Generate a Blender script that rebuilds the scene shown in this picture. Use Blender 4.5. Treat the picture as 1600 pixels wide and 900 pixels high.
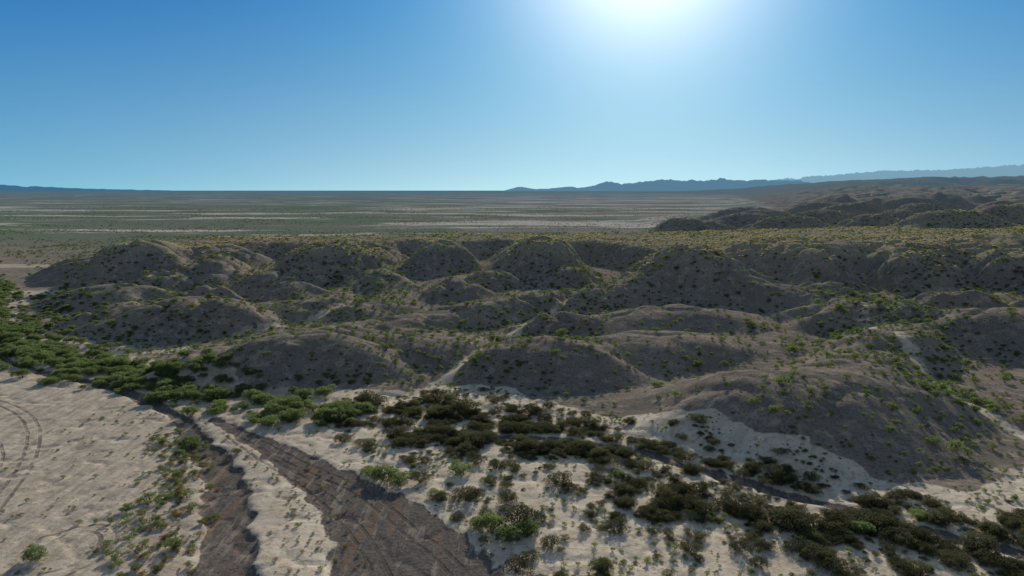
import bpy, math, numpy as np, random
from mathutils import Vector
rng=np.random.default_rng(7)
sc=bpy.context.scene
for o in list(bpy.data.objects): bpy.data.objects.remove(o)

# ------------------------------------------------------------------ noise
def _h(ix,iy,s):
    h=(ix.astype(np.int64)*374761393+iy.astype(np.int64)*668265263+s*974711)&0xffffffff
    h=((h^(h>>13))*1274126177)&0xffffffff
    h=h^(h>>16)
    return (h&0xffff)/65535.0*2*math.pi
def perlin(x,y,s=0):
    xf=np.floor(x);yf=np.floor(y);fx=x-xf;fy=y-yf
    u=fx*fx*fx*(fx*(fx*6-15)+10);v=fy*fy*fy*(fy*(fy*6-15)+10)
    def g(a,b):
        an=_h(xf+a,yf+b,s);return np.cos(an)*(fx-a)+np.sin(an)*(fy-b)
    n0=g(0,0)*(1-u)+g(1,0)*u;n1=g(0,1)*(1-u)+g(1,1)*u
    return (n0*(1-v)+n1*v)*1.5
def fbm(x,y,o=4,s=0):
    r=0;a=1.0;t=0
    for i in range(o):
        r=r+a*perlin(x*2**i+i*17.3,y*2**i-i*9.1,s+i);t+=a;a*=.5
    return r/t*1.3
def S(t):
    t=np.clip(t,0,1);return t*t*(3-2*t)
def poly_dist(X,Y,pts):
    p=np.array([q[:2] for q in pts],float);pad=60
    m=(X>p[:,0].min()-pad)&(X<p[:,0].max()+pad)&(Y>p[:,1].min()-pad)&(Y<p[:,1].max()+pad)
    B=np.full(X.shape,1e3);PR=np.zeros(X.shape)
    x=X[m];y=Y[m];best=np.full(x.shape,1e3);par=np.zeros(x.shape)
    for i in range(len(pts)-1):
        ax,ay=pts[i][:2];bx,by=pts[i+1][:2]
        dx,dy=bx-ax,by-ay;L=dx*dx+dy*dy
        t=np.clip(((x-ax)*dx+(y-ay)*dy)/L,0,1)
        d=np.hypot(x-ax-t*dx,y-ay-t*dy)
        k=d<best
        best=np.where(k,d,best);par=np.where(k,i+t,par)
    B[m]=best;PR[m]=par
    return B,None,PR
def smooth_poly(p,n=4):
    p=np.array(p,float);out=[]
    for i in range(len(p)-1):
        p0=p[max(i-1,0)];p1=p[i];p2=p[i+1];p3=p[min(i+2,len(p)-1)]
        for k in range(n):
            t=k/n
            out.append(.5*((2*p1)+(-p0+p2)*t+(2*p0-5*p1+4*p2-p3)*t*t+(-p0+3*p1-3*p2+p3)*t**3))
    out.append(p[-1]);return [tuple(q) for q in out]

# ------------------------------------------------------------------ site plan (metres)
TX=[-2000,-400,-200,-155,-109,-49,-8,23,38,50,61,72,82,100,300,2000]
TY=[2500,520,300,212,176,133,138,116,98,91,88,94,103,110,112,-200]
def toe(x): return np.interp(x,TX,TY)
# hills: x,y,ztop,rx,ry,rot
HILLS=[(-163,300,16.5,31,32,0),(-192,318,10,30,30,0),(-78,288,17,33,32,0),(-92,260,9.4,17,16,0),(-33,314,17.5,24,28,0),
 (14,298,18,24,30,0),(64,243,18.5,34,33,0),(-94,200,8.6,31,20,.15),(-114,208,6,26,20,0),
 (-45,152,8.0,27,19,.1),(-64,151,4.8,22,17,0),(-25,168,5.2,30,17,-.3),(7,151,7.2,24,17,0),(30,161,5.8,32,17,.2),
 (48,114,8.2,33,26,0),(66,127,6.2,28,23,0),(98,188,8.8,30,16,-.3),(128,172,9.8,32,25,0),(45,192,6.8,36,18,.2),
 (112,262,18.5,18,31,0),(150,258,18.5,20,29,0),(192,255,18.5,20,31,0),(235,250,18,26,32,0),
 (-125,290,12.5,18,32,.2),(-50,268,9.2,15,25,.3),(-142,240,7,26,17,0),(-60,215,6.2,34,15,-.1),
 (-20,240,9.2,16,13,0),(-108,236,7.6,17,12,0),(-78,240,8,15,12,.2),(-135,264,9.5,16,15,0),(22,268,10.5,15,14,0),(-8,262,9.5,13,15,.3),
 (140,214,10,20,14,0),(178,212,11,24,15,0),(104,226,10.5,16,13,0),(86,158,7.6,20,12,0),(160,180,9,22,15,0),(12,185,6.8,18,10,.2),
 (316,650,31,60,44,0),(352,600,31,52,38,.3),(341,480,30,60,34,0),(242,540,27,55,34,0),(247,680,24,55,44,0),(430,760,30,85,50,0),
 (420,560,33,60,38,0),(190,475,22,46,28,0),(280,440,25,50,28,0),(300,540,27,42,30,.2),(370,530,30,46,30,0),(460,640,32,60,42,0),(210,620,23,55,36,0),(150,600,19,46,32,0),
 (330,740,28,60,45,0),(520,700,32,60,45,0),(270,800,24,70,50,0),(400,880,28,80,55,.2),(560,860,30,80,60,0),(255,490,24,40,24,0)]
RIDGES=[([(64,243,15),(34,228,9.6),(0,213,7.4),(-18,197,6.2),(-40,182,5.4),(-58,165,4)],16),
 ([(64,243,15),(88,215,10),(105,190,7.2)],18),
 ([(106,292,19),(160,294,19),(213,292,19.5),(300,284,20.5)],32),
 ([(66,128,6.4),(80,150,6.2),(98,170,6.4)],17),
 ([(-163,302,14.5),(-140,330,14)],26),([(-78,290,14),(-70,330,14)],24),([(14,300,15.5),(10,335,15)],24)]
PFX=[-260,-200,-163,-125,-78,-55,-30,-8,14,38,64,85,110,150,213,300,600]
PFY=[360,345,322,352,312,363,337,363,314,348,287,312,294,306,290,272,250]
GULLIES=[([(-26,131),(-18,139),(-10,152),(5,190),(20,225),(32,268)],3.0,1.),
 ([(88,96),(84,106),(84,128),(88,155),(107,205),(140,232),(168,245)],4.0,.8),
 ([(-110,172),(-96,172),(-72,190),(-50,225),(-58,255),(-62,300)],3.0,1.),
 ([(-172,250),(-140,262),(-120,268),(-112,300)],3.0,.8)]
GULLIES=[(smooth_poly(p,3),w,k) for p,w,k in GULLIES]
CH1=smooth_poly([(-150,190,1),(-118,158,1),(-80,136,1),(-60,119,1.1),(-50.5,106.5,1.7),(-41.4,94,2.3),(-35.7,82,2.6),(-29.8,67.5,2.7),(-24,45,3)],3)
CH2=smooth_poly([(-52,117,1),(-46,111,1.4),(-37,103,2.4),(-24.4,89.5,4.2),(-15.5,79,6.3),(-10.7,67.5,9),(-3,45,11)],3)
CH3=smooth_poly([(-6.3,109,.8),(10.3,106.4,1),(23.8,98.5,1.1),(34,88.3,1.1),(45.4,80.5,1),(56.4,71.5,1),(75,60,1)],3)
TRACKS=[smooth_poly([(-47,112),(-41,106.5),(-31,97),(-20.5,88),(-12,77),(-5.4,67.5),(2,50)],3),
 smooth_poly([(-47,110),(-36,98),(-27,89),(-19,78),(-13,66),(-8,50)],3),
 smooth_poly([(-130,140),(-100,128),(-84,116),(-73,100),(-66,84),(-60,66),(-55,50)],3),
 smooth_poly([(-120,120),(-92,112),(-78,100),(-72,86),(-69,66)],3),
 [(-50+4.2*math.cos(a),72+5.5*math.sin(a)) for a in np.linspace(-1.2,2.6,14)]]
def lin(par,pts,k=2):
    return np.interp(par,np.arange(len(pts)),[p[k] for p in pts])
def warp(X,Y,near=1):
    return X+near*4.0*fbm(X/42,Y/42,2,3),Y+near*4.0*fbm(X/42,Y/42,2,9)
def dome(r):
    return .5*(1+np.cos(math.pi*np.clip(r,0,1)**1.5))

def height(X,Y):
    X=np.asarray(X,float);Y=np.asarray(Y,float)
    near=1-S((Y-900)/900)
    wx,wy=warp(X,Y,near)
    d=(wy-toe(wx))*.85
    base=.2+4.2*S(d/130)*(1-S((Y-430)/150))*S((X+330)/150)
    h=np.zeros(X.shape)
    P=3.0
    for (x,y,z,rx,ry,ro) in HILLS:
        m=(np.abs(X-x)<max(rx,ry)*1.7+8)&(np.abs(Y-y)<max(rx,ry)*1.7+8)
        if not m.any(): continue
        ux=wx[m]-x;uy=wy[m]-y;c,s=math.cos(ro),math.sin(ro)
        a=(ux*c+uy*s)/rx;b=(-ux*s+uy*c)/ry
        r=np.hypot(a,b);th=np.arctan2(b,a)
        r=r*(1+S(r*1.6)*(.09*np.sin(3*th+x)+.06*np.sin(6*th+y*1.3)))
        b0=.2+4.2*S((y-toe(x))*.85/130) if y<430 else 3.
        h[m]+=(max(z-b0,1)*dome(r))**P
    for pts,w in RIDGES:
        dd,_,par=poly_dist(wx,wy,pts)
        zt=lin(par,pts);r=dd/(w*(.7+.3*zt/10))
        h+=(np.maximum(zt-base,.5)*dome(r))**P
    yf=np.interp(wx,PFX,PFY)
    yb=np.interp(wx,[-300,-100,60,140,400,1000],[395,405,410,415,450,700])
    p=S((wy-yf+14)/30)*(1-S((wy-yb)/60))*S((wx+225)/45)
    pz=np.interp(wx,[-200,-60,60,200,600],[13.2,13.8,15,17,19])
    h+=(np.maximum(pz-base,0)*p)**P
    h=h**(1/P)
    h=h+near*S((X-60-.1*Y)/80)*S((Y-400)/60)*7*(1-S((Y-900)/300))*(1-np.clip(h/14,0,1))
    f=S((X-.26*Y-40)/(.26*Y+1))*S((Y-520)/500)
    rn=1-np.abs(fbm(X/120+3,Y/90,3,21))*2.6
    far=f*(np.clip(Y-480,0,2600)*.012+ (12+np.clip(Y-500,0,2500)*.010)*rn)
    h=h+far*1.0
    sl=S((h-.8)/5)*(.35+.65*S((Y-155)/60))
    g=np.abs(fbm(X/18,Y/18,2,31))
    h=h-sl*near*(1.6*(1-S(g/.27)))*np.clip(1-p*.6,0,1)
    g=np.abs(fbm(wx/6.5,wy/6.5,2,35))
    h=h-sl*(1-S((Y-330)/120))*(.40*(1-S(g/.30)))
    h=np.maximum(h,-.4)
    z=base+h
    z=z+near*(.5*fbm(X/26,Y/26,3,41)*S(d/25)+.08*fbm(X/4,Y/4,2,44))
    z=z+S((Y-520)/500)*(1.5*fbm(X/240,Y/240,3,52))
    for pts,w,k in GULLIES:
        dd,_,par=poly_dist(wx,wy,pts)
        z=z-1.2*np.exp(-(dd/w)**2)
    e=.55*fbm(X/5,Y/5,3,61)
    for pts,dep in ((CH1,.5),(CH2,.2),(CH3,.2)):
        dd,_,par=poly_dist(X+e*2.6,Y,pts);w=lin(par,pts)
        z=z-dep*(1-S((dd-w+.4)/1.1))
    fl=(1-S(d/6))*(Y<260)
    b=np.abs(fbm(X/9+7,Y/13,3,71))
    z=z-fl*.22*(1-S(b/.12))
    z=z+S((Y-5200)/500)*(1-S((Y-9000)/2500))*S((X-1100)/3200)*(95+25*fbm(X/900,Y/900,3,81))
    return z

# ------------------------------------------------------------------ terrain sheet
def axis_pts(lo,hi,c0,c1,s0,g1,e1,g2):
    def run(start,end,sign):
        out=[];p=start
        while (p<end if sign>0 else p>end):
            dd=max(0,(p-c1) if sign>0 else (c0-p))
            s=s0+g1*min(dd,e1)+g2*max(0,dd-e1);p+=sign*s;out.append(p)
        return out
    mid=list(np.arange(c0,c1,s0))
    return np.array(sorted(run(c0,lo,-1))+mid+[c1]+run(c1,hi,1))
xs=axis_pts(-60000,60000,-62,66,.42,.0065,300,.025)
ys=axis_pts(-400,70000,55,135,.42,.0045,480,.018)
X,Y=np.meshgrid(xs,ys);nx,ny=len(xs),len(ys)
X=X.ravel();Y=Y.ravel()
Z=height(X,Y)
def grid_mesh(name,X,Y,Z,nx,ny):
    me=bpy.data.meshes.new(name)
    n=nx*ny;me.vertices.add(n)
    co=np.empty((n,3),np.float32);co[:,0]=X;co[:,1]=Y;co[:,2]=Z
    me.vertices.foreach_set("co",co.ravel())
    i=np.arange((nx-1)*(ny-1));r=i//(nx-1);c=i%(nx-1);a=r*nx+c
    q=np.stack([a,a+1,a+1+nx,a+nx],1).astype(np.int32)
    nf=len(q);me.loops.add(nf*4);me.polygons.add(nf)
    me.loops.foreach_set("vertex_index",q.ravel())
    me.polygons.foreach_set("loop_start",np.arange(0,nf*4,4,dtype=np.int32))
    me.polygons.foreach_set("loop_total",np.full(nf,4,np.int32))
    me.polygons.foreach_set("use_smooth",np.ones(nf,bool))
    me.update(calc_edges=True)
    return me
def masks(X,Y,Z):
    wx,wy=warp(X,Y)
    d=(wy-toe(wx))*.85
    d2=d+3*fbm(X/7,Y/7,3,90)
    sand=(1-S((d2+1.0)/3.0))*(1-S((Y-215)/90))
    for pts,w,kk in GULLIES:
        dd,_,par=poly_dist(wx,wy,pts)
        k=kk*np.interp(par,[0,len(pts)*.3,len(pts)*.6,len(pts)-1],[1.05,.95,.62,.3])
        sand=np.maximum(sand,k*np.exp(-(dd/(w*.75))**2))
    for (x,y,rx,ry) in ((-275,365,45,10),(-185,268,22,7),(-96,171,20,6),(-250,300,30,6)):
        sand=np.maximum(sand,1.1*np.exp(-((X-x)/rx)**2-((Y-y)/ry)**2)+.0)
    grav=np.zeros(X.shape);e=.55*fbm(X/5,Y/5,3,61)
    for pts,k in ((CH1,1.4),(CH2,.98),(CH3,.75)):
        dd,_,par=poly_dist(X+e*2.6,Y,pts);w=lin(par,pts)
        grav=np.maximum(grav,k*(1-S((dd-w*.8+.2)/(1.0+.3*w))))
    trk=np.full(X.shape,50.)
    for i,t in enumerate(TRACKS):
        dd,_,_=poly_dist(X,Y,t);trk=np.minimum(trk,dd)
    top=S((Z-12.5)/3)*(1-S((Y-400)/90))*S((Y-225)/20)
    return sand,grav,top,trk
sand,grav,top,trk=masks(X,Y,Z)
me=grid_mesh("desert_terrain",X,Y,Z,nx,ny)
at=me.color_attributes.new("surf","FLOAT_COLOR","POINT")
at.data.foreach_set("color",np.stack([sand,grav,top,trk],1).astype(np.float32).ravel())
terrain=bpy.data.objects.new("desert_terrain",me);sc.collection.objects.link(terrain)

# ------------------------------------------------------------------ node helpers
class NT:
    def __init__(s,nt): s.nt=nt;s.n=nt.nodes;s.l=nt.links
    def new(s,t,**k):
        n=s.n.new(t)
        for a,b in k.items(): setattr(n,a,b)
        return n
    def put(s,sock,v):
        if isinstance(v,bpy.types.NodeSocket): s.l.new(v,sock)
        elif isinstance(v,tuple) and len(v)==3 and len(sock.default_value)==4: sock.default_value=(*v,1)
        else: sock.default_value=v
    def math(s,op,a,b=0.,c=None,clamp=False):
        n=s.new('ShaderNodeMath',operation=op,use_clamp=clamp);s.put(n.inputs[0],a);s.put(n.inputs[1],b)
        if c is not None:s.put(n.inputs[2],c)
        return n.outputs[0]
    def mix(s,f,a,b,mode='MIX'):
        n=s.new('ShaderNodeMix',data_type='RGBA',blend_type=mode);s.put(n.inputs[0],f)
        s.put(n.inputs[6],a);s.put(n.inputs[7],b)
        return n.outputs[2]
    def noise(s,vec,scale,detail=4,rough=.55,dim='3D'):
        n=s.new('ShaderNodeTexNoise');s.put(n.inputs['Vector'],vec);n.inputs['Scale'].default_value=scale
        n.inputs['Detail'].default_value=detail;n.inputs['Roughness'].default_value=rough
        return n.outputs[0]
    def ss(s,v,a,b,typ='SMOOTHSTEP'):
        n=s.new('ShaderNodeMapRange',interpolation_type=typ);s.put(n.inputs[0],v)
        n.inputs[1].default_value=a;n.inputs[2].default_value=b;n.inputs[3].default_value=0;n.inputs[4].default_value=1
        return n.outputs[0]
    def mapping(s,vec,rz,scale):
        n=s.new('ShaderNodeMapping');s.put(n.inputs[0],vec);n.inputs['Rotation'].default_value=(0,0,rz);n.inputs['Scale'].default_value=scale
        return n.outputs[0]
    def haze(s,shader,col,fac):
        """paints aerial haze into a material by mixing in flat emission"""
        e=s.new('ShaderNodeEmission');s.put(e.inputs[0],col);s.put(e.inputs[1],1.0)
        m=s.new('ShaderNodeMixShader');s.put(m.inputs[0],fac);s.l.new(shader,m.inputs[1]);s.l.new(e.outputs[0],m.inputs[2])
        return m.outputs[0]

# ------------------------------------------------------------------ terrain material
mt=bpy.data.materials.new("desert_ground");mt.use_nodes=True;T=NT(mt.node_tree);T.n.clear()
out=T.new('ShaderNodeOutputMaterial');bs=T.new('ShaderNodeBsdfDiffuse')
bs.inputs['Roughness'].default_value=.3
geo=T.new('ShaderNodeNewGeometry');P=geo.outputs['Position']
sep=T.new('ShaderNodeSeparateXYZ');T.l.new(P,sep.inputs[0]);px_,py=sep.outputs[0],sep.outputs[1]
a=T.new('ShaderNodeAttribute',attribute_name="surf");sc3=T.new('ShaderNodeSeparateColor');T.l.new(a.outputs['Color'],sc3.inputs[0])
sa,gr,tp=sc3.outputs[0],sc3.outputs[1],sc3.outputs[2];tk=a.outputs['Alpha']
n1=T.noise(P,.045,5);n2=T.noise(P,.35,5,.65);n3=T.noise(P,2.2,4,.7)
flow=T.noise(T.mapping(P,math.radians(42),(.8,.12,1)),1.0,6,.7)
hill=T.mix(T.ss(n1,.38,.62),(.330,.258,.190),(.245,.198,.150))  # albedo warmed and lifted so blue skylit shade on the slopes turns grey
hill=T.mix(T.ss(n2,.48,.66),hill,(.44,.35,.255))
hill=T.mix(T.math('MULTIPLY',T.ss(n3,.50,.62),.62),hill,(.085,.070,.058))
hill=T.mix(T.math('MULTIPLY',T.ss(T.noise(P,.9,4,.7),.55,.63),.32),hill,(.11,.105,.065))
hill=T.mix(T.math('MULTIPLY',T.ss(T.noise(P,.11,5,.6),.55,.68),.4),hill,(.33,.215,.15))
topc=T.mix(T.ss(n3,.4,.65),(.47,.38,.23),(.23,.19,.12))
hill=T.mix(T.math('MULTIPLY',tp,.7),hill,topc)
sandc=T.mix(T.ss(n2,.35,.65),(.82,.68,.50),(.68,.545,.39))  # sand colour stripped of blue to offset the sky fill light
sandc=T.mix(T.math('MULTIPLY',T.ss(n1,.5,.62),.35),sandc,(.50,.39,.285))
sandc=T.mix(T.math('MULTIPLY',T.ss(T.noise(P,1.1,5,.75),.51,.64),.6),sandc,(.26,.19,.13))
left=T.math('SUBTRACT',1.,T.ss(px_,-45.,-22.))
sandc=T.mix(T.math('MULTIPLY',left,T.math('MULTIPLY_ADD',T.ss(flow,.42,.62),.45,.28)),sandc,(.36,.28,.21))
gravc=T.mix(T.ss(n3,.42,.6),(.195,.160,.132),(.115,.096,.082))
gravc=T.mix(T.math('MULTIPLY',T.ss(flow,.52,.62),.6),gravc,(.40,.315,.225))
gravc=T.mix(T.math('MULTIPLY',T.ss(T.noise(T.mapping(P,math.radians(42),(.5,.06,1)),1.0,4),.56,.62),.4),gravc,(.27,.16,.10))
jit=T.math('MULTIPLY_ADD',T.math('SUBTRACT',n2,.5),1.1,sa)
jit=T.math('MULTIPLY_ADD',T.math('SUBTRACT',n3,.5),.5,jit)
col=T.mix(T.ss(jit,.38,.6),hill,sandc)
gj=T.math('MULTIPLY_ADD',T.math('SUBTRACT',n2,.5),.8,gr)
gj=T.math('MULTIPLY_ADD',T.math('SUBTRACT',flow,.5),-1.2,gj)
col=T.mix(T.ss(gj,.36,.60),col,gravc)
r1=T.math('ABSOLUTE',T.math('SUBTRACT',tk,.85))
rut=T.math('SUBTRACT',1.,T.ss(r1,.14,.36))
rut=T.math('MULTIPLY',rut,T.ss(n2,.36,.58))
col=T.mix(T.math('MULTIPLY',rut,.6),col,(.11,.085,.066))
# open plain beyond the hills
gw=T.math('SUBTRACT',1.,T.ss(T.math('DIVIDE',px_,T.math('ADD',py,1.)),-.35,.15))
pl=T.mix(T.ss(T.math('MULTIPLY_ADD',gw,.14,T.noise(P,.006,6,.65)),.46,.60),(.36,.295,.24),(.185,.215,.125))
pl=T.mix(T.math('MULTIPLY',T.ss(T.noise(P,.0035,5,.6),.42,.6),.45),pl,(.27,.21,.185))
px2=T.math('MULTIPLY_ADD',gw,-.045,T.noise(T.mapping(P,.08,(.38,1.5,1)),.0055,8,.7))
pl=T.mix(T.math('MULTIPLY',T.ss(px2,.49,.54),.88),pl,(.80,.66,.54))
pl=T.mix(T.math('MULTIPLY',T.ss(T.noise(P,.25,3,.8),.5,.58),.6),pl,(.085,.095,.05))
nearpl=T.ss(py,420.,620.)
stp=T.new('ShaderNodeSeparateXYZ');T.l.new(geo.outputs['Normal'],stp.inputs[0])
fl=T.math('MULTIPLY',nearpl,T.ss(stp.outputs[2],.965,.992))
fl=T.math('MULTIPLY',fl,T.math('SUBTRACT',1.,T.ss(sep.outputs[2],4.,9.)))
col=T.mix(fl,col,pl)
T.put(bs.inputs['Color'],col)
bh=T.math('ADD',T.math('MULTIPLY',n3,.25),T.math('MULTIPLY',T.noise(P,6.,3,.7),.1))
bh=T.math('ADD',bh,T.math('MULTIPLY',n2,.7))
bh=T.math('SUBTRACT',bh,T.math('MULTIPLY',rut,.2))
bm=T.new('ShaderNodeBump');bm.inputs['Strength'].default_value=.8;bm.inputs['Distance'].default_value=.42
T.put(bm.inputs['Height'],bh);T.l.new(bm.outputs[0],bs.inputs['Normal'])
hz=T.math('SUBTRACT',1.,T.math('EXPONENT',T.math('DIVIDE',T.math('MAXIMUM',py,0.),-6000.)))  # distance haze baked into the ground shader, growing with world Y
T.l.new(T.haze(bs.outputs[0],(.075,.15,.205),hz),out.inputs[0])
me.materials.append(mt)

# ------------------------------------------------------------------ distant mountains
def mountain(name,prof,yc,depth,col,seed,k=1.0,rough=.16):
    px=[p[0] for p in prof];pz=[p[1]*k for p in prof]
    xs=np.arange(px[0],px[-1],70.);ys=np.linspace(yc-depth,yc+depth,50)
    X,Y=np.meshgrid(xs,ys);n=X.shape
    pr=np.interp(X,px,pz)
    r=1-np.abs(fbm(X/1500,Y/1700,5,seed))*1.8
    env=1-np.abs((Y-yc)/depth)
    Z=pr*(S(env*1.25))*(.72+.28*r)+fbm(X/380,Y/420,4,seed+5)*pr*rough-30
    m=grid_mesh(name,X.ravel(),Y.ravel(),Z.ravel(),n[1],n[0])
    o=bpy.data.objects.new(name,m);sc.collection.objects.link(o)
    mm=bpy.data.materials.new(name+"_haze_painted_rock");mm.use_nodes=True;N=NT(mm.node_tree);N.n.clear()
    oo=N.new('ShaderNodeOutputMaterial');b=N.new('ShaderNodeBsdfDiffuse')
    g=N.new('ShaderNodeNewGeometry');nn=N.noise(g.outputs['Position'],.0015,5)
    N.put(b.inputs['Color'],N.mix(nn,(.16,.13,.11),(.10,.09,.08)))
    N.l.new(N.haze(b.outputs[0],col,.88),oo.inputs[0])  # mostly glowing air colour; range looks hazy through its own material
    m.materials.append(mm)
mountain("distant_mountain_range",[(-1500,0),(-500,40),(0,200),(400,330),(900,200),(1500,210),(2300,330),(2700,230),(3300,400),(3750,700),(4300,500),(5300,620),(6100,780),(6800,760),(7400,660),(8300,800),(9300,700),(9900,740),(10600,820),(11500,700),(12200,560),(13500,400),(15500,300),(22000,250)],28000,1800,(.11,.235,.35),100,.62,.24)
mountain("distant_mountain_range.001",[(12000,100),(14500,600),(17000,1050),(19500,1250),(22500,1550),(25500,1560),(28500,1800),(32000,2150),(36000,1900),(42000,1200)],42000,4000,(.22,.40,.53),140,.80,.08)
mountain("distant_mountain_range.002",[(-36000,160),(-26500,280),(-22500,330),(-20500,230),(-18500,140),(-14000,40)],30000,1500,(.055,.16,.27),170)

# ------------------------------------------------------------------ shrubs
def leaf_mat(name,c1,c2,trans=.35):
    m=bpy.data.materials.new(name);m.use_nodes=True;N=NT(m.node_tree);N.n.clear()
    o=N.new('ShaderNodeOutputMaterial');d=N.new('ShaderNodeBsdfDiffuse');t=N.new('ShaderNodeBsdfTranslucent');mx=N.new('ShaderNodeMixShader')
    oi=N.new('ShaderNodeObjectInfo');g=N.new('ShaderNodeNewGeometry')
    nz=N.noise(g.outputs['Position'],1.6,3)
    f=N.math('ADD',N.math('MULTIPLY',oi.outputs['Random'],.7),N.math('MULTIPLY',nz,.4),clamp=True)
    c=N.mix(f,c1,c2);N.put(d.inputs[0],c);N.put(t.inputs[0],c);mx.inputs[0].default_value=trans
    N.l.new(d.outputs[0],mx.inputs[1]);N.l.new(t.outputs[0],mx.inputs[2]);N.l.new(mx.outputs[0],o.inputs[0]);return m
bark=bpy.data.materials.new("shrub_bark");bark.use_nodes=True
N=NT(bark.node_tree);b=N.n['Principled BSDF'];g=N.new('ShaderNodeNewGeometry');N.put(b.inputs['Base Color'],N.mix(N.noise(g.outputs['Position'],9),(.09,.07,.05),(.16,.13,.10)));b.inputs['Roughness'].default_value=.9
def nrm(v): return v/(np.linalg.norm(v,axis=1,keepdims=True)+1e-9)
def shrub(name,mat,seed,nl=1200,leaf=.075,hgt=.8,lobes=7,spread=.62,upright=.5,fill=.35):
    r=np.random.default_rng(seed);L=[(0,0,hgt*.55,.45)]
    for i in range(lobes):
        an=2*math.pi*(i+r.uniform(-.35,.35))/lobes;ra=spread*r.uniform(.55,1.05)
        L.append((math.cos(an)*ra,math.sin(an)*ra,hgt*r.uniform(.28,.7),r.uniform(.22,.40)))
    L=np.array(L);w=L[:,3]**2;w/=w.sum()
    l=L[r.choice(len(L),nl,p=w)]
    v=nrm(r.normal(size=(nl,3)));v[:,2]=np.where(v[:,2]<-.5,-v[:,2],v[:,2])
    rad=l[:,3]*(r.uniform(fill,1.12,nl)**.6)
    p=l[:,:3]+v*rad[:,None]*np.array([1,1,.85]);p[:,2]=np.maximum(p[:,2],.03)
    dr=nrm(v*.7+r.normal(size=(nl,3))*.5+np.array([0,0,upright]))
    sd=nrm(np.cross(dr,r.normal(size=(nl,3))));s=(leaf*r.uniform(.6,1.4,nl))[:,None]
    Q=np.stack([p-sd*s*.35,p+dr*s*.5+sd*s*.3,p+dr*s*1.1,p+dr*s*.45-sd*s*.45],1).reshape(-1,3)
    V=[tuple(q) for q in Q];F=[(4*i,4*i+1,4*i+2,4*i+3) for i in range(nl)];MI=[0]*nl
    for l in L:
        for q in range(2):
            p0=np.array([r.uniform(-.05,.05),r.uniform(-.05,.05),-.08]);p1=np.array([l[0]+r.uniform(-.1,.1),l[1]+r.uniform(-.1,.1),l[2]+l[3]*.5])
            md=(p0+p1)/2+np.array([0,0,-.06]);ring=[]
            for pp,rr in zip((p0,md,p1),(.02,.013,.004)):
                i0=len(V)
                for j in range(3): V.append((pp[0]+math.cos(j*2.094)*rr,pp[1]+math.sin(j*2.094)*rr,pp[2]))
                ring.append(i0)
            for u in range(2):
                for j in range(3):
                    F.append((ring[u]+j,ring[u]+(j+1)%3,ring[u+1]+(j+1)%3,ring[u+1]+j));MI.append(1)
    m=bpy.data.meshes.new(name);m.from_pydata(V,[],F);m.materials.append(mat);m.materials.append(bark)
    m.polygons.foreach_set("material_index",MI);m.update()
    return bpy.data.objects.new(name,m)
def tuft(name,mat,seed,nb=140):
    r=np.random.default_rng(seed);V=[];F=[]
    for k in range(nb):
        an=r.uniform(0,6.283);ra=r.uniform(0,.35);p=np.array([math.cos(an)*ra,math.sin(an)*ra,0])
        an2=an+r.uniform(-.6,.6);le=r.uniform(.5,1.);out_=r.uniform(.15,.75)
        tip=p+np.array([math.cos(an2)*out_*le,math.sin(an2)*out_*le,le*r.uniform(.6,1.)])
        sd=np.array([-math.sin(an2),math.cos(an2),0])*.05;i0=len(V)
        V+=[p-sd,p+sd,(p+tip)/2+sd+np.array([0,0,.1]),tip];F.append((i0,i0+1,i0+2,i0+3))
    m=bpy.data.meshes.new(name);m.from_pydata([tuple(v) for v in V],[],F);m.materials.append(mat);m.update()
    return bpy.data.objects.new(name,m)

def coll(name,objs):
    c=bpy.data.collections.new(name)
    for o in objs:c.objects.link(o)
    return c
M_cre=leaf_mat("creosote_leaves",(.10,.15,.045),(.19,.24,.075),.48)
M_mes=leaf_mat("mesquite_leaves",(.05,.05,.03),(.135,.135,.065),.4)
M_grn=leaf_mat("thicket_leaves",(.12,.165,.06),(.21,.26,.095),.48)
M_gra=leaf_mat("dry_grass_blades",(.66,.54,.30),(.42,.37,.19),.45)
M_rus=leaf_mat("rusty_weed_leaves",(.26,.14,.065),(.20,.19,.075),.4)
C_cre=coll("creosote_shrub_kinds",[shrub("creosote_shrub_kind",M_cre,s,420,.11,.85,6,.55,.7) for s in (1,2,3,4)])
C_mes=coll("mesquite_shrub_kinds",[shrub("mesquite_shrub_kind",M_mes,s,2600,.055,.62,10,.68,.3) for s in (11,12,13,14)])
C_grn=coll("thicket_shrub_kinds",[shrub("thicket_shrub_kind",M_grn,s,3000,.06,.75,9,.62,.6) for s in (21,22,23,24)])
C_gra=coll("dry_grass_tuft_kinds",[tuft("dry_grass_tuft_kind",M_gra,s) for s in (31,32,33)])
C_rus=coll("rusty_weed_kinds",[shrub("rusty_weed_kind",M_rus,s,260,.12,.6,5,.5,.6) for s in (41,42,43)])

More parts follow.
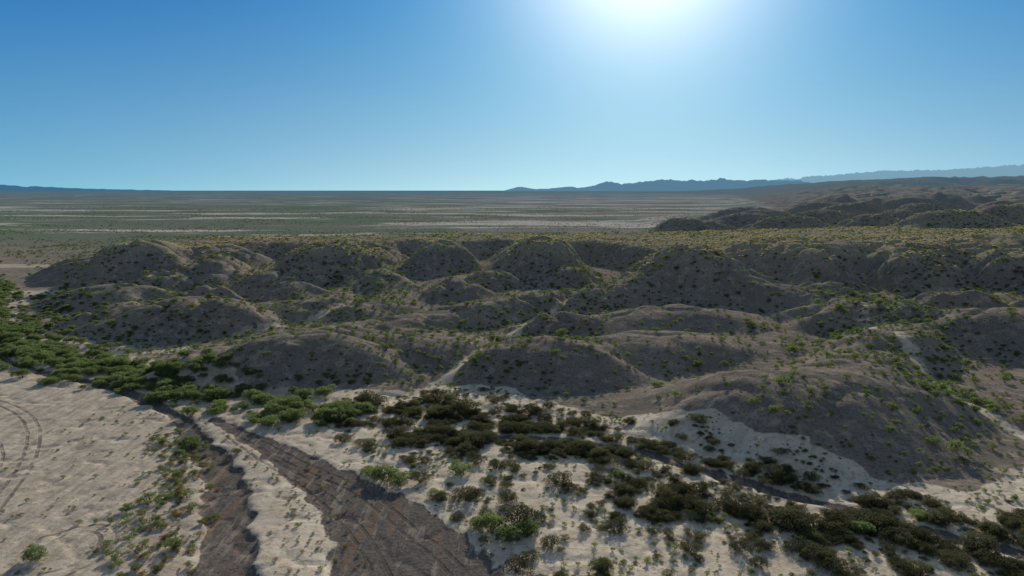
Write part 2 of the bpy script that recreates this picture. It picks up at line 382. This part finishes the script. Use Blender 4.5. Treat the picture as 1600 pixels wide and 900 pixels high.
def scatter(name,col,x,y,s,sz=None):
    x=np.asarray(x);y=np.asarray(y);s=np.asarray(s);n=len(x);z=height(x,y)-.03*s
    m=bpy.data.meshes.new(name);m.vertices.add(n)
    m.vertices.foreach_set("co",np.stack([x,y,z],1).astype(np.float32).ravel())
    A=m.attributes.new("rot","FLOAT_VECTOR","POINT");A.data.foreach_set("vector",np.stack([rng.uniform(-.12,.12,n),rng.uniform(-.12,.12,n),rng.uniform(0,6.283,n)],1).astype(np.float32).ravel())
    zz=s*rng.uniform(.75,1.2,n) if sz is None else s*sz
    A=m.attributes.new("scl","FLOAT_VECTOR","POINT");A.data.foreach_set("vector",np.stack([s*rng.uniform(.85,1.2,n),s,zz],1).astype(np.float32).ravel())
    A=m.attributes.new("kind","INT","POINT");A.data.foreach_set("value",rng.integers(0,8,n).astype(np.int32))
    o=bpy.data.objects.new(name,m);sc.collection.objects.link(o)
    ng=bpy.data.node_groups.new(name+"_scatter",'GeometryNodeTree')
    ng.interface.new_socket(name='Geometry',in_out='INPUT',socket_type='NodeSocketGeometry')
    ng.interface.new_socket(name='Geometry',in_out='OUTPUT',socket_type='NodeSocketGeometry')
    gi=ng.nodes.new('NodeGroupInput');go=ng.nodes.new('NodeGroupOutput')
    ci=ng.nodes.new('GeometryNodeCollectionInfo');ci.inputs['Collection'].default_value=col
    ci.inputs['Separate Children'].default_value=True;ci.inputs['Reset Children'].default_value=True
    ip=ng.nodes.new('GeometryNodeInstanceOnPoints');ip.inputs['Pick Instance'].default_value=True
    ng.links.new(gi.outputs[0],ip.inputs['Points']);ng.links.new(ci.outputs[0],ip.inputs['Instance'])
    for nm,ty,so in (("rot",'FLOAT_VECTOR','Rotation'),("scl",'FLOAT_VECTOR','Scale'),("kind",'INT','Instance Index')):
        na=ng.nodes.new('GeometryNodeInputNamedAttribute');na.data_type=ty;na.inputs['Name'].default_value=nm
        ng.links.new(na.outputs[0],ip.inputs[so])
    ng.links.new(ip.outputs[0],go.inputs[0])
    md=o.modifiers.new("scatter",'NODES');md.node_group=ng
    return o
def cand(n,x0,x1,y0,y1): return rng.uniform(x0,x1,n),rng.uniform(y0,y1,n)
def toed(x,y):
    wx,wy=warp(x,y);return (wy-toe(wx))*.85,wx,wy
def inchan(x,y,pad=0.):
    r=np.zeros(x.shape,bool)
    for pts in (CH1,CH2,CH3):
        dd,_,par=poly_dist(x,y,pts);r|=dd<lin(par,pts)+pad
    return r
x,y=cand(200000,-330,460,74,620);d,wx,wy=toed(x,y);z=height(x,y)
val=np.zeros(x.shape)
for pts,w,k in GULLIES:
    dd,_,_=poly_dist(wx,wy,pts);val=np.maximum(val,np.exp(-(dd/15)**2)*(dd>2.))
pat=S((fbm(x/30,y/30,3,201)+.12)/.5)
sly=(height(x,y+3)-z)/3
den=(.07+.22*pat+.55*val+.22*S(sly/.35))*(d>1.5)
keep=rng.random(len(x))<den*.92
x,y,z,d=x[keep],y[keep],z[keep],d[keep]
scatter("creosote_bushes",C_cre,x,y,rng.gamma(2.6,.165,len(x))*1.0+.24)
x,y=cand(70000,-230,420,235,560);z=height(x,y)
keep=(rng.random(len(x))<.55*S((z-10)/4)*S((fbm(x/40,y/40,3,210)+.35)/.6)*(1-S((y-400)/120)))
scatter("dry_grass_tufts",C_gra,x[keep],y[keep],rng.uniform(.35,.9,keep.sum()))
x,y=cand(90000,-1000,1000,400,1700);z=height(x,y)
keep=rng.random(len(x))<.5*S((fbm(x/130,y/90,4,220)+.1)/.4)*np.clip(.9-x/700,.3,1)
scatter("plain_shrubs",C_cre,x[keep],y[keep],rng.uniform(.5,1.3,keep.sum()))
gx=smooth_poly([(-300,390),(-260,330),(-200,262),(-165,212),(-139,182),(-103,155),(-83,145),(-62,131),(-48,126.5),(-38,121),(-27,117)])
def along(pts,n,w,smin,smax):
    p=np.array([q[:2] for q in pts]);seg=np.hypot(*np.diff(p,axis=0).T);cs=np.r_[0,np.cumsum(seg)]
    t=rng.uniform(0,cs[-1],n);x=np.interp(t,cs,p[:,0]);y=np.interp(t,cs,p[:,1])
    x=x+rng.normal(0,w,n);y=y+rng.normal(0,w*.8,n);return x,y,rng.uniform(smin,smax,n)
a1=along(gx,800,4.4,.7,2.7);a2=along([(-150,205),(-120,172),(-90,150),(-60,138)],260,5.5,.5,2.0)
a3=along([(-260,310),(-190,235),(-150,215),(-118,195)],600,13,.4,1.6)
x=np.r_[a1[0],a2[0],a3[0]];y=np.r_[a1[1],a2[1],a3[1]];s=np.r_[a1[2],a2[2],a3[2]]
k=~inchan(x,y,-.2)|(y>125);x,y,s=x[k],y[k],s[k]
big=[(-51,105,2.4),(-2.5,77,2.3),(-.2,74.5,2.2),(1.8,76,1.8),(-4,78,1.5),(-17.8,91.5,2.4),(-15.5,90,2.2),(-20,93,1.9),(-7.5,93.5,2.1),(-52,70.5,1.8),(-38,73,1.3),(9.5,68,1.6),(-10,86,1.3),(-42,101,1.0),(41,76,1.6),(-37.5,80,.8),(24,80,1.4),(50,80,1.5),(15,92,1.3)]
x=np.r_[x,[b[0] for b in big]];y=np.r_[y,[b[1] for b in big]];s=np.r_[s,[b[2] for b in big]]
scatter("wash_thicket",C_grn,x,y,s)
x,y=cand(26000,-32,120,56,134);d,_,_=toed(x,y)
dk=np.zeros(x.shape)
for pts,w in (([(-29,119),(-19,122),(-5.5,116.5),(8,111)],6),([(-18,104),(-5,105),(6,102),(20,102),(31,93),(37,87),(46,82)],4.4),
   ([(18,86),(28,82),(38,77),(48,73),(62,65)],5.4),([(46,81),(54,79),(62,76),(75,70)],4.2),([(-12,112),(-4,107),(12,107)],4)):
    dd,_,_=poly_dist(x,y,pts);dk=np.maximum(dk,np.exp(-(dd/w)**2))
den=np.clip(dk*.95*S((fbm(x/5,y/5,2,230)+.38)/.5)+.05*(x>-16),0,1)
keep=(rng.random(len(x))<den*.62)&(d<-2.0)&~inchan(x,y,.5)
scatter("mesquite_bushes",C_mes,x[keep],y[keep],rng.gamma(2.2,.30,keep.sum())*1.0+.28)
x,y=cand(26000,-75,120,56,140);d,_,_=toed(x,y)
den=.05+.4*S((fbm(x/8,y/8,3,240)+.1)/.4)*(x>-22)
keep=(rng.random(len(x))<den)&(d<1)&~inchan(x,y,.2)
scatter("low_weeds",C_cre,x[keep],y[keep],rng.uniform(.18,.6,keep.sum()))
bx=along([(-54,108),(-48,98),(-44,90),(-41.5,80),(-37,66)],170,1.9,.25,.85)
bx2=along([(-30,95),(-24,82),(-20,68)],90,2.6,.2,.55)
scatter("rusty_weeds",C_rus,np.r_[bx[0],bx2[0]],np.r_[bx[1],bx2[1]],np.r_[bx[2],bx2[2]])
bx=along([(-57,110),(-50,100),(-46,90),(-44,80),(-40,66)],150,2.4,.3,1.0)
scatter("bank_shrubs",C_cre,bx[0],bx[1],bx[2])

# ------------------------------------------------------------------ light, sky, camera
AZ=math.radians(10.5);EL=math.radians(20)
sd=Vector((math.sin(AZ)*math.cos(EL),math.cos(AZ)*math.cos(EL),math.sin(EL)))
w=bpy.data.worlds.new("World");sc.world=w;w.use_nodes=True;W=NT(w.node_tree)
sky=W.new('ShaderNodeTexSky',sky_type='NISHITA',sun_disc=False,sun_elevation=EL,sun_rotation=AZ,air_density=1.0,dust_density=.3,ozone_density=3,altitude=600)
bg=W.n['Background'];bg.inputs[1].default_value=.13
tc=W.new('ShaderNodeTexCoord');D=tc.outputs['Generated']
sx=W.new('ShaderNodeSeparateXYZ');W.l.new(D,sx.inputs[0])
dot=W.new('ShaderNodeVectorMath',operation='DOT_PRODUCT');W.l.new(D,dot.inputs[0]);dot.inputs[1].default_value=sd
ang=W.math('ARCCOSINE',W.math('MINIMUM',dot.outputs['Value'],.99999))
el=W.math('MAXIMUM',sx.outputs[2],0.)
g=W.mix(W.math('POWER',W.ss(el,0.,.27,'LINEAR'),.6),(.14,.48,.68),(.0,.14,.46))
g=W.mix(W.ss(el,.3,.75),g,(.10,.15,.235))
g=W.mix(W.math('MULTIPLY',W.ss(ang,1.3,2.2),.85),g,(.155,.185,.235))
w1=W.math('EXPONENT',W.math('MULTIPLY',W.math('POWER',ang,1.5),-4.8))  # sun aureole and whitened horizon drawn as colour added to the sky gradient
w2=W.math('EXPONENT',W.math('MULTIPLY',W.math('POWER',ang,1.6),-25.))
hw=W.math('MULTIPLY',W.math('EXPONENT',W.math('MULTIPLY',el,-9.)),W.math('EXPONENT',W.math('MULTIPLY',W.math('POWER',ang,1.5),-2.5)))
g=W.mix(w1,g,(.08,.34,.38),'ADD')
g=W.mix(w2,g,(1.5,1.2,.9),'ADD')
g=W.mix(hw,g,(.66,.46,.2),'ADD')
nis=W.new('ShaderNodeVectorMath',operation='SCALE');W.l.new(sky.outputs[0],nis.inputs[0]);nis.inputs['Scale'].default_value=.09
mn=W.new('ShaderNodeVectorMath',operation='MINIMUM');W.l.new(nis.outputs[0],mn.inputs[0]);mn.inputs[1].default_value=(.5,.6,.75)
f=W.mix(.02,g,mn.outputs[0])
up=W.new('ShaderNodeVectorMath',operation='SCALE');W.l.new(f,up.inputs[0]);up.inputs['Scale'].default_value=1/.13
W.l.new(up.outputs[0],bg.inputs[0])
l=bpy.data.lights.new("sun","SUN");l.energy=5;l.angle=math.radians(.5);l.color=(1,.95,.86)
lo=bpy.data.objects.new("sun",l);sc.collection.objects.link(lo);lo.rotation_euler=sd.to_track_quat('Z','Y').to_euler()
lo.location=(0,0,200)
cam=bpy.data.cameras.new("camera");co=bpy.data.objects.new("camera",cam);sc.collection.objects.link(co)
co.location=(0,0,40);co.rotation_euler=(math.radians(90-8.05),0,0)
cam.sensor_width=36;cam.lens=36*1081/1600;cam.clip_end=200000;cam.clip_start=.5
sc.camera=co
sc.view_settings.view_transform='Standard';sc.view_settings.look='None';sc.view_settings.exposure=0
